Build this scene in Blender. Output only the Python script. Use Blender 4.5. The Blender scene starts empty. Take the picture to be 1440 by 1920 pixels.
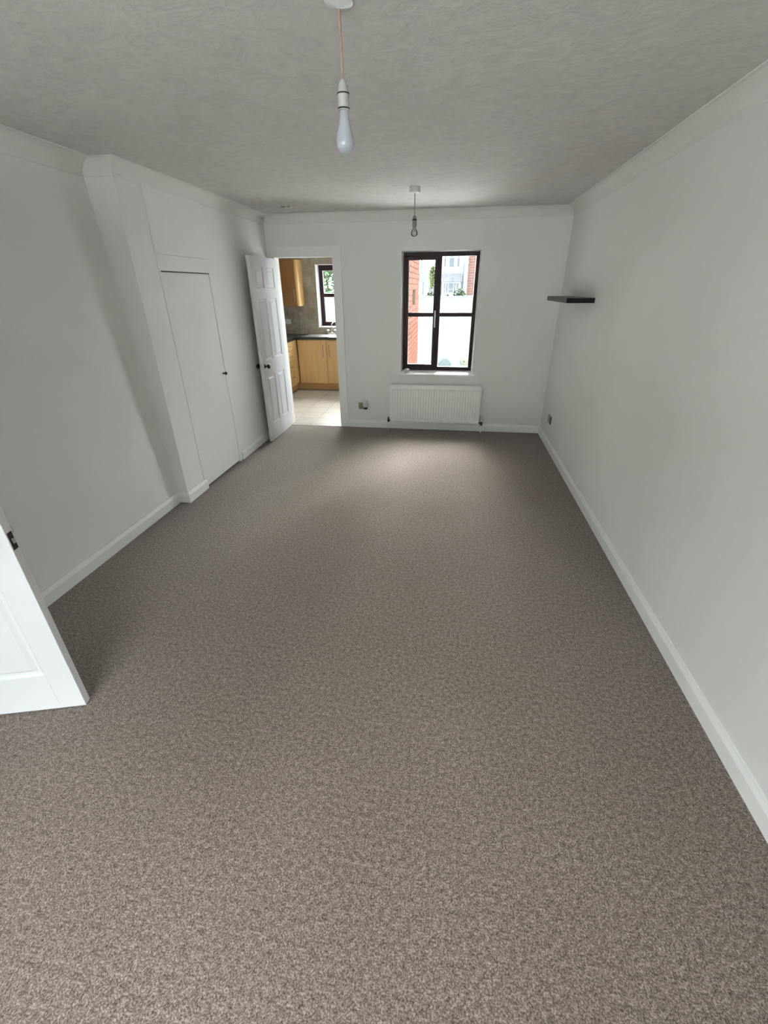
import bpy, bmesh, math, random
from mathutils import Vector, Matrix
random.seed(7)
S = bpy.context.scene
COL = S.collection

# ------------------------------------------------------------------ camera
cam_d = bpy.data.cameras.new('camera')
cam = bpy.data.objects.new('camera', cam_d)
COL.objects.link(cam)
R_ = Vector((0.98943142, 0.14480545, -0.00753967))
U_ = Vector((-0.06015849, 0.45725244, 0.88729993))
F_ = Vector((-0.1319334, 0.87746885, -0.46113121))
cam.matrix_world = Matrix(((R_.x, U_.x, -F_.x, 0), (R_.y, U_.y, -F_.y, 0), (R_.z, U_.z, -F_.z, 1.6828), (0, 0, 0, 1)))
cam_d.sensor_fit = 'VERTICAL'
cam_d.sensor_height = 36.0
cam_d.sensor_width = 27.0
cam_d.lens = 811.52 / 1920 * 36.0
cam_d.clip_start = 0.02
cam_d.clip_end = 400
S.camera = cam

# ------------------------------------------------------------------ world, light, exposure
world = bpy.data.worlds.new('overcast')
S.world = world
world.use_nodes = True
wn = world.node_tree
wn.nodes.clear()
wo = wn.nodes.new('ShaderNodeOutputWorld')
wb = wn.nodes.new('ShaderNodeBackground')
wb.inputs[0].default_value = (0.93, 0.97, 1.0, 1)
SKY = 29.5
# standard overcast sky: zenith three times the horizon
wt_ = wn.nodes.new('ShaderNodeTexCoord')
wx = wn.nodes.new('ShaderNodeSeparateXYZ')
wm = wn.nodes.new('ShaderNodeMapRange')
wm.inputs['From Min'].default_value = 0.0
wm.inputs['From Max'].default_value = 1.0
wm.inputs['To Min'].default_value = SKY * 0.54
wm.inputs['To Max'].default_value = SKY * 0.95
wn.links.new(wt_.outputs['Generated'], wx.inputs[0])
wn.links.new(wx.outputs['Z'], wm.inputs['Value'])
wn.links.new(wm.outputs['Result'], wb.inputs[1])
wn.links.new(wb.outputs[0], wo.inputs[0])
sun_d = bpy.data.lights.new('hazy_sun', 'SUN')
sun_d.energy = 70.0
sun_d.angle = math.radians(75)
sun_d.color = (1.0, 0.985, 0.96)
sun = bpy.data.objects.new('hazy_sun', sun_d)
COL.objects.link(sun)
sun.rotation_euler = Vector((0.20, -math.cos(math.radians(24)), -math.sin(math.radians(24)))).to_track_quat('-Z', 'Y').to_euler()
S.view_settings.view_transform = 'Standard'
S.view_settings.look = 'None'
S.view_settings.exposure = 0.16
S.view_settings.gamma = 1.0
S.view_settings.use_curve_mapping = False


def portal(name, loc, sx, sy, direction):
    ld = bpy.data.lights.new(name, 'AREA')
    ld.shape = 'RECTANGLE'
    ld.size, ld.size_y = sx, sy
    ld.cycles.is_portal = True
    o = bpy.data.objects.new(name, ld)
    COL.objects.link(o)
    o.location = loc
    o.rotation_euler = Vector(direction).to_track_quat('-Z', 'Z').to_euler()
    return o


portal('front_window_portal', (-0.875, -1.47, 1.40), 1.65, 1.3, (0, 1, 0))
portal('rear_window_portal', (-0.175, 5.84, 1.385), 0.86, 1.30, (0, -1, 0))
portal('kitchen_door_portal', (-0.62, 6.45, 1.45), 0.75, 1.1, (-1, 0, 0))
portal('kitchen_window_portal', (-1.85, 8.83, 1.54), 1.24, 1.0, (0, -1, 0))


# ------------------------------------------------------------------ materials
def newmat(name):
    m = bpy.data.materials.new(name)
    m.use_nodes = True
    return m, m.node_tree, m.node_tree.nodes['Principled BSDF']


def L(c):
    return tuple(c) + (1,)


def mat(name, col, rough=0.6, var=0.0, vscale=6.0, bump=0.0, bscale=60.0, metal=0.0, spec=0.5, stretch=(1, 1, 1), detail=3.0, col2=None, dist=0.01):
    m, nt, p = newmat(name)
    N, K = nt.nodes, nt.links
    p.inputs['Base Color'].default_value = L(col)
    p.inputs['Roughness'].default_value = rough
    p.inputs['Metallic'].default_value = metal
    p.inputs['Specular IOR Level'].default_value = spec
    tc = N.new('ShaderNodeTexCoord')
    mp = N.new('ShaderNodeMapping')
    mp.inputs['Scale'].default_value = stretch
    K.new(tc.outputs['Object'], mp.inputs[0])
    if var > 0 or col2:
        n = N.new('ShaderNodeTexNoise')
        n.inputs['Scale'].default_value = vscale
        n.inputs['Detail'].default_value = detail
        K.new(mp.outputs[0], n.inputs['Vector'])
        r = N.new('ShaderNodeValToRGB')
        r.color_ramp.elements[0].position = 0.3
        r.color_ramp.elements[1].position = 0.7
        if col2:
            a, b = col, col2
        else:
            a = [max(0, c * (1 - var)) for c in col]
            b = [min(1, c * (1 + var)) for c in col]
        r.color_ramp.elements[0].color = L(a)
        r.color_ramp.elements[1].color = L(b)
        K.new(n.outputs['Fac'], r.inputs[0])
        K.new(r.outputs[0], p.inputs['Base Color'])
    if bump > 0:
        n2 = N.new('ShaderNodeTexNoise')
        n2.inputs['Scale'].default_value = bscale
        n2.inputs['Detail'].default_value = detail
        K.new(mp.outputs[0], n2.inputs['Vector'])
        bp = N.new('ShaderNodeBump')
        bp.inputs['Strength'].default_value = bump
        bp.inputs['Distance'].default_value = dist
        K.new(n2.outputs['Fac'], bp.inputs['Height'])
        K.new(bp.outputs[0], p.inputs['Normal'])
    return m


def ceiling_mat():
    m, nt, p = newmat('stippled_ceiling_paint')
    N, K = nt.nodes, nt.links
    tc = N.new('ShaderNodeTexCoord')
    n1 = N.new('ShaderNodeTexNoise'); n1.inputs['Scale'].default_value = 9; n1.inputs['Detail'].default_value = 6; n1.inputs['Distortion'].default_value = 1.6
    n2 = N.new('ShaderNodeTexNoise'); n2.inputs['Scale'].default_value = 55; n2.inputs['Detail'].default_value = 3
    K.new(tc.outputs['Object'], n1.inputs['Vector']); K.new(tc.outputs['Object'], n2.inputs['Vector'])
    ad = N.new('ShaderNodeMath'); ad.operation = 'MULTIPLY_ADD'; ad.inputs[1].default_value = 0.35
    K.new(n2.outputs['Fac'], ad.inputs[0]); K.new(n1.outputs['Fac'], ad.inputs[2])
    b = N.new('ShaderNodeBump'); b.inputs['Strength'].default_value = 0.3; b.inputs['Distance'].default_value = 0.014
    K.new(ad.outputs[0], b.inputs['Height']); K.new(b.outputs[0], p.inputs['Normal'])
    r = N.new('ShaderNodeValToRGB')
    r.color_ramp.elements[0].position = 0.25; r.color_ramp.elements[0].color = (0.56, 0.543, 0.522, 1)
    r.color_ramp.elements[1].position = 0.7; r.color_ramp.elements[1].color = (0.65, 0.632, 0.605, 1)
    K.new(n1.outputs['Fac'], r.inputs[0]); K.new(r.outputs[0], p.inputs['Base Color'])
    p.inputs['Roughness'].default_value = 0.75
    return m


def carpet_mat():
    m, nt, p = newmat('taupe_twist_carpet')
    N, K = nt.nodes, nt.links
    tc = N.new('ShaderNodeTexCoord')
    n1 = N.new('ShaderNodeTexNoise'); n1.inputs['Scale'].default_value = 190; n1.inputs['Detail'].default_value = 2.5; n1.inputs['Roughness'].default_value = 0.7
    n2 = N.new('ShaderNodeTexNoise'); n2.inputs['Scale'].default_value = 60; n2.inputs['Detail'].default_value = 2
    n3 = N.new('ShaderNodeTexNoise'); n3.inputs['Scale'].default_value = 1.3; n3.inputs['Detail'].default_value = 3
    for n in (n1, n2, n3):
        K.new(tc.outputs['Object'], n.inputs['Vector'])
    mx = N.new('ShaderNodeMath'); mx.operation = 'MULTIPLY_ADD'; mx.inputs[1].default_value = 0.35
    K.new(n2.outputs['Fac'], mx.inputs[0]); K.new(n1.outputs['Fac'], mx.inputs[2])
    r = N.new('ShaderNodeValToRGB')
    e = r.color_ramp.elements
    e[0].position = 0.46; e[0].color = (0.055, 0.042, 0.036, 1)
    e[1].position = 0.92; e[1].color = (0.50, 0.43, 0.385, 1)
    k = e.new(0.67); k.color = (0.205, 0.163, 0.142, 1)
    K.new(mx.outputs[0], r.inputs[0])
    hm = N.new('ShaderNodeMix'); hm.data_type = 'RGBA'; hm.blend_type = 'MULTIPLY'
    hm.inputs[0].default_value = 1.0
    r3 = N.new('ShaderNodeValToRGB')
    r3.color_ramp.elements[0].position = 0.3; r3.color_ramp.elements[0].color = (0.90, 0.89, 0.88, 1)
    r3.color_ramp.elements[1].position = 0.7; r3.color_ramp.elements[1].color = (1.0, 1.0, 1.0, 1)
    K.new(n3.outputs['Fac'], r3.inputs[0])
    K.new(r.outputs[0], hm.inputs[6]); K.new(r3.outputs[0], hm.inputs[7])
    K.new(hm.outputs[2], p.inputs['Base Color'])
    b = N.new('ShaderNodeBump'); b.inputs['Strength'].default_value = 0.8; b.inputs['Distance'].default_value = 0.004
    K.new(mx.outputs[0], b.inputs['Height']); K.new(b.outputs[0], p.inputs['Normal'])
    p.inputs['Roughness'].default_value = 0.95
    p.inputs['Specular IOR Level'].default_value = 0.25
    p.inputs['Sheen Weight'].default_value = 0.25
    p.inputs['Sheen Roughness'].default_value = 0.35
    return m


def wood_mat(name, a, b, axis='z', rough=0.4):
    m, nt, p = newmat(name)
    N, K = nt.nodes, nt.links
    tc = N.new('ShaderNodeTexCoord'); mp = N.new('ShaderNodeMapping')
    mp.inputs['Scale'].default_value = (14, 14, 0.8) if axis == 'z' else (0.8, 0.8, 14)
    K.new(tc.outputs['Object'], mp.inputs[0])
    n = N.new('ShaderNodeTexNoise'); n.inputs['Scale'].default_value = 2.2; n.inputs['Detail'].default_value = 6; n.inputs['Distortion'].default_value = 0.6
    K.new(mp.outputs[0], n.inputs['Vector'])
    r = N.new('ShaderNodeValToRGB')
    r.color_ramp.elements[0].position = 0.3; r.color_ramp.elements[0].color = L(a)
    r.color_ramp.elements[1].position = 0.7; r.color_ramp.elements[1].color = L(b)
    K.new(n.outputs['Fac'], r.inputs[0]); K.new(r.outputs[0], p.inputs['Base Color'])
    p.inputs['Roughness'].default_value = rough
    return m


def glass_mat(name, tint=(1, 1, 1), ior=1.45):
    m = bpy.data.materials.new(name); m.use_nodes = True
    nt = m.node_tree; N, K = nt.nodes, nt.links; N.clear()
    o = N.new('ShaderNodeOutputMaterial'); t = N.new('ShaderNodeBsdfTransparent'); g = N.new('ShaderNodeBsdfGlossy')
    t.inputs[0].default_value = L(tint); g.inputs['Roughness'].default_value = 0.02
    f = N.new('ShaderNodeFresnel'); f.inputs[0].default_value = ior
    mx = N.new('ShaderNodeMixShader')
    K.new(f.outputs[0], mx.inputs[0]); K.new(t.outputs[0], mx.inputs[1]); K.new(g.outputs[0], mx.inputs[2]); K.new(mx.outputs[0], o.inputs[0])
    return m


def brickhouse_mat():
    m, nt, p = newmat('distant_brickwork')
    N, K = nt.nodes, nt.links
    tc = N.new('ShaderNodeTexCoord'); mp = N.new('ShaderNodeMapping'); mp.inputs['Rotation'].default_value = (math.pi / 2, 0, 0)
    K.new(tc.outputs['Object'], mp.inputs[0])
    b = N.new('ShaderNodeTexBrick'); b.inputs['Scale'].default_value = 1.0
    b.inputs['Brick Width'].default_value = 0.225; b.inputs['Row Height'].default_value = 0.075; b.inputs['Mortar Size'].default_value = 0.008
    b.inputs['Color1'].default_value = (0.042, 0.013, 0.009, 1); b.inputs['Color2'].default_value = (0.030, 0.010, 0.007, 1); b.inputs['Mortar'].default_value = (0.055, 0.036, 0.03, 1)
    K.new(mp.outputs[0], b.inputs['Vector']); K.new(b.outputs['Color'], p.inputs['Base Color'])
    p.inputs['Roughness'].default_value = 0.9
    return m


M = dict(
    wall=mat('white_wall_emulsion', (0.81, 0.81, 0.79), 0.7, var=0.02, vscale=1.5, bump=0.12, bscale=140, dist=0.003),
    ceil=ceiling_mat(),
    trim=mat('white_gloss_trim', (0.87, 0.87, 0.85), 0.35, bump=0.05, bscale=40, dist=0.003),
    door=mat('white_gloss_door', (0.74, 0.75, 0.76), 0.32, bump=0.05, bscale=50, dist=0.002),
    cove=mat('coving_plaster', (0.765, 0.755, 0.73), 0.7, bump=0.08, bscale=30, dist=0.004),
    reveal=mat('window_reveal_paint', (0.86, 0.87, 0.87), 0.16, bump=0.03, bscale=50, dist=0.002),
    carpet=carpet_mat(),
    frame=mat('rosewood_window_frame', (0.020, 0.007, 0.009), 0.42, spec=0.22, var=0.25, vscale=20, stretch=(1, 1, 0.1)),
    glass=glass_mat('window_glass', (0.97, 0.99, 0.98), 1.12),
    bulbglass=glass_mat('clear_bulb_glass', (0.93, 0.95, 0.95)),
    radi=mat('radiator_enamel', (0.93, 0.92, 0.90), 0.3, bump=0.02, bscale=30, dist=0.002),
    chrome=mat('satin_chrome', (0.62, 0.61, 0.58), 0.28, metal=1.0, var=0.05, vscale=30),
    handle=mat('dull_nickel', (0.34, 0.30, 0.24), 0.4, metal=0.9, var=0.05, vscale=30),
    darkmetal=mat('dark_bronze_metal', (0.05, 0.045, 0.04), 0.3, metal=0.7, var=0.1, vscale=40),
    black=mat('black_plastic', (0.012, 0.012, 0.012), 0.35, var=0.1, vscale=30),
    shelfblack=mat('black_brown_laminate', (0.007, 0.006, 0.006), 0.35, spec=0.25, var=0.25, vscale=4, stretch=(8, 1, 8)),
    holderwhite=mat('aged_white_plastic', (0.42, 0.42, 0.40), 0.4, var=0.03, vscale=20),
    holdergrey=mat('aged_grey_plastic', (0.26, 0.26, 0.24), 0.4, var=0.05, vscale=20),
    plastic=mat('white_plastic', (0.68, 0.69, 0.68), 0.35, var=0.02, vscale=20),
    greyplate=mat('grey_green_metal_plate', (0.27, 0.28, 0.22), 0.35, metal=0.4, var=0.05, vscale=20),
    cordpink=mat('aged_pink_flex', (0.36, 0.25, 0.195), 0.6, var=0.15, vscale=60),
    cordgrey=mat('grey_white_flex', (0.40, 0.39, 0.34), 0.55, var=0.1, vscale=60),
    opal=mat('opal_bulb_glass', (0.40, 0.42, 0.47), 0.12, var=0.03, vscale=15),
    beech=wood_mat('beech_laminate', (0.58, 0.35, 0.13), (0.66, 0.42, 0.18)),
    beechdark=wood_mat('beech_laminate_plinth', (0.42, 0.24, 0.085), (0.48, 0.28, 0.11), 'x'),
    oak=wood_mat('warm_oak_laminate', (0.24, 0.115, 0.03), (0.31, 0.155, 0.045)),
    worktop=mat('black_worktop', (0.018, 0.018, 0.019), 0.22, var=0.6, vscale=180),
    steel=mat('brushed_steel', (0.72, 0.73, 0.74), 0.25, metal=1.0, var=0.03, vscale=30, stretch=(1, 8, 1)),
    grout=mat('grey_floor_grout', (0.22, 0.21, 0.185), 0.9, var=0.1, vscale=30),
    ftile=mat('cream_floor_tile', (0.47, 0.44, 0.40), 0.28, var=0.05, vscale=5, bump=0.05, bscale=12),
    wgrout=mat('wall_tile_grout', (0.33, 0.29, 0.22), 0.9, var=0.1, vscale=30),
    wtile=mat('travertine_wall_tile', (0.25, 0.205, 0.14), 0.45, col2=(0.41, 0.36, 0.28), vscale=9, detail=6, bump=0.1, bscale=25),
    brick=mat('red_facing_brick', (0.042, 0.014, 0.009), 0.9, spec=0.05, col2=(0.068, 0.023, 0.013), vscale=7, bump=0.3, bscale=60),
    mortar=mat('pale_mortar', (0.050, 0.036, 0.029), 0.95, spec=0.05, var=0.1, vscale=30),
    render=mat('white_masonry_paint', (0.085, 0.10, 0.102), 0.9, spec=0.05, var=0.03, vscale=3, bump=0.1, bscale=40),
    paving=mat('pale_concrete', (0.62, 0.62, 0.60), 0.85, var=0.06, vscale=4, bump=0.1, bscale=50),
    slate=mat('grey_roof_slate', (0.035, 0.036, 0.04), 0.9, spec=0.1, var=0.2, vscale=5),
    farglass=mat('dark_far_window_glass', (0.02, 0.024, 0.03), 0.35, spec=0.2, var=0.2, vscale=1),
    terrace=mat('grey_pebbledash', (0.30, 0.30, 0.29), 0.9, var=0.1, vscale=2),
    hbrick=brickhouse_mat(),
    leaf=mat('hedge_leaf_green', (0.022, 0.036, 0.020), 0.8, spec=0.2, var=0.4, vscale=8),
    leaflight=mat('tree_leaf_light_green', (0.055, 0.075, 0.025), 0.8, spec=0.2, var=0.35, vscale=3),
    leafmint=mat('tree_leaf_mid_green', (0.035, 0.062, 0.034), 0.8, spec=0.2, var=0.4, vscale=3),
    bark=mat('brown_bark', (0.12, 0.08, 0.05), 0.9, var=0.3, vscale=20),
    stone=mat('grey_stone', (0.035, 0.042, 0.044), 0.95, spec=0.1, var=0.15, vscale=20),
    cream=mat('cream_stone', (0.075, 0.073, 0.055), 0.9, spec=0.1, var=0.1, vscale=20),
    ovenglass=mat('black_oven_glass', (0.008, 0.008, 0.009), 0.08, var=0.1, vscale=5),
)


# ------------------------------------------------------------------ mesh helpers
class MB:
    def __init__(s):
        s.bm = bmesh.new()

    def box(s, x0, x1, y0, y1, z0, z1, bev=0.0):
        t = bmesh.new()
        bmesh.ops.create_cube(t, size=1)
        for v in t.verts:
            v.co = Vector((x0 + (v.co.x + .5) * (x1 - x0), y0 + (v.co.y + .5) * (y1 - y0), z0 + (v.co.z + .5) * (z1 - z0)))
        if bev > 0:
            bmesh.ops.bevel(t, geom=t.edges[:], offset=bev, segments=2, profile=.5, affect='EDGES')
        s.merge(t)
        return s

    def merge(s, t, mtx=None):
        if mtx is not None:
            t.transform(mtx)
        me = bpy.data.meshes.new('tmp')
        t.to_mesh(me)
        s.bm.from_mesh(me)
        bpy.data.meshes.remove(me)
        t.free()

    def prism(s, pts, z0, z1, top=None):
        """vertical prism from plan polygon pts; top gives other plan points at z1"""
        top = top or pts
        a = [s.bm.verts.new((p[0], p[1], z0)) for p in pts]
        b = [s.bm.verts.new((p[0], p[1], z1)) for p in top]
        n = len(pts)
        s.bm.faces.new(a[::-1]); s.bm.faces.new(b)
        for i in range(n):
            s.bm.faces.new((a[i], a[(i + 1) % n], b[(i + 1) % n], b[i]))
        return s

    def loft(s, rings, closed=True, caps=True):
        rr = [[s.bm.verts.new(p) for p in r] for r in rings]
        n = len(rr[0])
        for k in range(len(rr) - 1):
            for i in range(n if closed else n - 1):
                s.bm.faces.new((rr[k][i], rr[k][(i + 1) % n], rr[k + 1][(i + 1) % n], rr[k + 1][i]))
        if caps:
            s.bm.faces.new(rr[0][::-1]); s.bm.faces.new(rr[-1])
        return s

    def lathe(s, prof, c=(0, 0, 0), axis='z', n=24):
        """prof: list of (r, h) along axis"""
        rings = []
        for r, h in prof:
            ring = []
            for i in range(n):
                a = 2 * math.pi * i / n
                x, y = max(r, 1e-4) * math.cos(a), max(r, 1e-4) * math.sin(a)
                p = {'z': (x, y, h), 'x': (h, x, y), 'y': (y, h, x)}[axis]
                ring.append((p[0] + c[0], p[1] + c[1], p[2] + c[2]))
            rings.append(ring)
        return s.loft(rings)

    def tube(s, pts, r, n=10):
        pts = [Vector(p) for p in pts]
        rings = []
        for i, p in enumerate(pts):
            d = (pts[min(i + 1, len(pts) - 1)] - pts[max(i - 1, 0)]).normalized()
            q = d.to_track_quat('Z', 'X')
            rings.append([tuple(p + q @ Vector((r * math.cos(2 * math.pi * k / n), r * math.sin(2 * math.pi * k / n), 0))) for k in range(n)])
        return s.loft(rings)

    def build(s, name, m, parent=None, smooth=False, local=False):
        bmesh.ops.remove_doubles(s.bm, verts=s.bm.verts, dist=1e-6)
        bmesh.ops.recalc_face_normals(s.bm, faces=s.bm.faces)
        if parent is not None and not local:
            off = Vector(parent.location)
            q = parent.parent
            while q is not None:
                off += Vector(q.location); q = q.parent
            for v in s.bm.verts:
                v.co -= off
        me = bpy.data.meshes.new(name)
        s.bm.to_mesh(me); s.bm.free()
        me.materials.append(m)
        if smooth:
            me.polygons.foreach_set('use_smooth', [True] * len(me.polygons))
            me.set_sharp_from_angle(angle=math.radians(40))
        o = bpy.data.objects.new(name, me)
        COL.objects.link(o)
        if parent is not None:
            o.parent = parent
        return o


def thing(name, label, cat, loc=(0, 0, 0), rz=0, group=None):
    o = bpy.data.objects.new(name, None)
    o.empty_display_size = 0.1
    COL.objects.link(o)
    o.location = loc; o.rotation_euler = (0, 0, rz)
    o['label'] = label; o['category'] = cat
    if group:
        o['group'] = group
    return o


def tag(o, label, cat, kind=None):
    o['label'] = label; o['category'] = cat
    if kind:
        o['kind'] = kind
    return o


def struct(o, label=None, cat=None):
    o['kind'] = 'structure'
    if label:
        o['label'] = label
    if cat:
        o['category'] = cat
    return o


def B(x0, x1, y0, y1, z0, z1, bev=0.0):
    return MB().box(x0, x1, y0, y1, z0, z1, bev)


# ------------------------------------------------------------------ room shell
XR, D, H = 1.175, 5.648, 2.416
XL1, XL1T, XL2, YB, YF = -2.312, -2.425, -2.216, 3.164, -1.3
DX0, DX1, DZ = -2.13, -1.43, 2.0             # doorway to the kitchen
WX0, WX1, WZ0, WZ1 = -0.624, 0.270, 0.700, 2.044  # rear window opening
KX0, KX1, KY1, KH = -3.35, -0.95, 8.5, 2.42
WT = 0.14                                    # end wall thickness

fl = B(-3.6, 1.4, YF - .15, D, -0.12, 0).build('floor', M['carpet'])
struct(fl, 'taupe speckled twist-pile carpet covering the whole living room floor', 'carpet')

cl = B(-3.6, 1.4, YF - .15, D + WT, H, H + .12).build('ceiling', M['ceil'])
struct(cl, 'off-white lightly textured ceiling over the living room', 'ceiling')

w = B(XR, XR + .2, YF - .15, D + WT, -.1, H).build('wall_right', M['wall'])
struct(w, 'long plain white wall on the right with the black shelf', 'wall')

m = MB()
m.box(-3.55, DX0, D, D + WT, -.1, H)
m.box(DX0, DX1, D, D + WT, DZ, H)
m.box(DX1, WX0, D, D + WT, -.1, H)
m.box(WX0, WX1, D, D + WT, -.1, WZ0)
m.box(WX0, WX1, D, D + WT, WZ1, H)
m.box(WX1, XR, D, D + WT, -.1, H)
struct(m.build('wall_end', M['wall']), 'white end wall holding the kitchen doorway, window and radiator', 'wall')

# left wall: leaning near part (with hall doorway out of view) and boxed-out far part with cupboard
m = MB()
def nearwall(y0, y1, z0, z1):
    f = lambda z: XL1 + (XL1T - XL1) * z / H
    m.prism([(-2.55, y0), (f(z0), y0), (f(z0), y1), (-2.55, y1)], z0, z1, [(-2.55, y0), (f(z1), y0), (f(z1), y1), (-2.55, y1)])
nearwall(YF - .15, .10, -.1, H)
nearwall(.10, .93, 2.02, H)
nearwall(.93, YB + .02, -.1, H)
m.box(-3.6, -3.5, -.2, 1.3, -.1, H)
m.box(-3.6, -2.55, -.3, -.2, -.1, H)
m.box(-3.6, -2.55, 1.2, 1.3, -.1, H)
struct(m.build('wall_left', M['wall']), 'near part of the white left wall, set back behind the open door', 'wall')

CY0, CY1, CZ = 3.462, 4.188, 1.806
m = MB()
m.box(-2.6, XL2, YB, CY0, -.1, H)
m.box(-2.6, XL2, CY0, CY1, CZ, H)
m.box(-2.6, XL2, CY1, D, -.1, H)
m.box(-2.6, -2.5, CY0, CY1, -.1, CZ)
struct(m.build('wall_left', M['wall']), 'boxed-out far part of the left wall around the flush cupboard door', 'wall')

# front wall behind the camera with a wide window
FX0, FX1, FZ0, FZ1 = -1.7, -.05, 0.75, 2.05
m = MB()
m.box(-2.55, FX0, YF - .15, YF, -.1, H)
m.box(FX1, XR, YF - .15, YF, -.1, H)
m.box(FX0, FX1, YF - .15, YF, -.1, FZ0)
m.box(FX0, FX1, YF - .15, YF, FZ1, H)
struct(m.build('wall_front', M['wall']), 'white front wall behind the viewer with a wide window', 'wall')


def window_frame_bars(parent, rects, y0, y1, name, m_, bev=0.004):
    mm = MB()
    for (a, b, c, d) in rects:
        mm.box(a, b, y0, y1, c, d, bev)
    return mm.build(name, m_, parent)


w3 = thing('window_3', 'two-light front window behind the viewer', 'window', (-.85, YF - .1, FZ0)); struct(w3)
window_frame_bars(w3, [(FX0, FX1, FZ0, FZ0 + .06), (FX0, FX1, FZ1 - .06, FZ1), (FX0, FX0 + .06, FZ0 + .06, FZ1 - .06), (FX1 - .06, FX1, FZ0 + .06, FZ1 - .06), (-.88, -.82, FZ0 + .06, FZ1 - .06)], YF - .12, YF - .06, 'frame', M['frame'])
for a, b in ((FX0 + .06, -.88), (-.82, FX1 - .06)):
    B(a, b, YF - .092, YF - .088, FZ0 + .06, FZ1 - .06).build('pane', M['glass'], w3)

# ---- coving (mitred along the ceiling polygon, convex quarter profile)
P = [(XR, YF), (XR, D), (XL2, D), (XL2, YB), (XL1T, YB), (XL1T, YF)]


ESC = [1, 1, 1, 1, 1.6, 1]      # the old coving is deeper along the leaning near wall


def inset(d):
    out = []
    n = len(P)
    for i in range(n):
        a, b, c = Vector(P[i - 1]), Vector(P[i]), Vector(P[(i + 1) % n])
        d1, d2 = (b - a).normalized(), (c - b).normalized()
        n1, n2 = Vector((-d1.y, d1.x)), Vector((-d2.y, d2.x))
        e1, e2 = ESC[i - 1] * d, ESC[i] * d
        det = n1.x * n2.y - n1.y * n2.x
        out.append(b + Vector(((e1 * n2.y - e2 * n1.y) / det, (n1.x * e2 - n2.x * e1) / det)))
    return out


CC = 0.086
prof = []
for i in range(7):
    a = math.pi / 2 * i / 6
    prof.append((CC * (1 - math.cos(a)) * .75 + CC * .25 * (i / 6), -CC + CC * math.sin(a) * .75 + CC * .25 * (i / 6)))
prof = [(0.004, -CC)] + prof[1:-1] + [(CC, -0.004)]
# closed profile: wall bottom, curve, ceiling end, back corner
full = [(0.0, -CC - .004)] + prof + [(CC + .002, 0.0), (0.0, 0.0)]
rings = [[(q.x, q.y) for q in inset(o)] for o, z in full]
for k, lab in enumerate(['right wall', 'end wall', 'far left wall', 'short left wall return', 'near left wall', 'front wall']):
    i, j = k, (k + 1) % 6
    A = [(rings[t][i][0], rings[t][i][1], H + full[t][1]) for t in range(len(full))]
    Bq = [(rings[t][j][0], rings[t][j][1], H + full[t][1]) for t in range(len(full))]
    # the near left wall leans, so let its coving follow the wall down
    o = MB().loft([A, Bq]).build('trim_%d' % (k + 1), M['cove'])
    struct(o, 'plain white plaster coving along the top of the %s' % lab, 'coving')


# ---- baseboards
def baseboard(name, pts, label, h=.098, t=.015):
    """pts: polyline of wall face in plan, room to the left of travel"""
    pf = [(0, 0), (t, 0), (t, h * .72), (t * .45, h * .93), (t * .35, h), (0, h)]
    n = len(pts)
    rg = []
    for i in range(n):
        ns = []
        b = Vector(pts[i])
        if i > 0:
            d = (b - Vector(pts[i - 1])).normalized(); ns.append(Vector((-d.y, d.x)))
        if i < n - 1:
            d = (Vector(pts[i + 1]) - b).normalized(); ns.append(Vector((-d.y, d.x)))
        k = sum(ns, Vector((0, 0)))
        k = k / k.dot(ns[0])
        rg.append([(b.x + k.x * o, b.y + k.y * o, z) for o, z in pf])
    o = MB().loft(rg).build(name, M['trim'])
    return struct(o, label, 'skirting board')


baseboard('baseboard_right', [(XR, YF), (XR, D - .015)], 'white chamfered skirting board along the right wall')
baseboard('baseboard_end', [(XR, D), (-1.322, D)], 'white skirting board running behind the radiator pipes')
baseboard('baseboard_left', [(XL2, D - .02), (XL2, 4.245)], 'short white skirting board between cupboard and open kitchen door')
baseboard('baseboard_left', [(XL2, 3.48), (XL2, YB), (XL1, YB), (XL1, 1.02)], 'white skirting board stepping around the boxed-out left wall corner')

# ---- doorway casing to the kitchen
m = MB()
m.box(-1.43, -1.325, D - .012, D, 0, 2.105, .003)
m.box(XL2 + .001, DX0, D - .012, D, 0, 2.105, .003)
m.box(DX0, -1.43, D - .012, D, DZ, 2.105, .003)
m.box(DX1, DX1 + .012, D, D + WT, 0, DZ)
struct(m.build('trim_7', M['trim']), 'flat white casing around the open kitchen doorway', 'door casing')


# ------------------------------------------------------------------ doors
PANELS = [(.105, .335, .205, .765), (.425, .655, .205, .765), (.105, .335, .935, 1.575), (.425, .655, .935, 1.575), (.105, .335, 1.68, 1.885), (.425, .655, 1.68, 1.885)]


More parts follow.
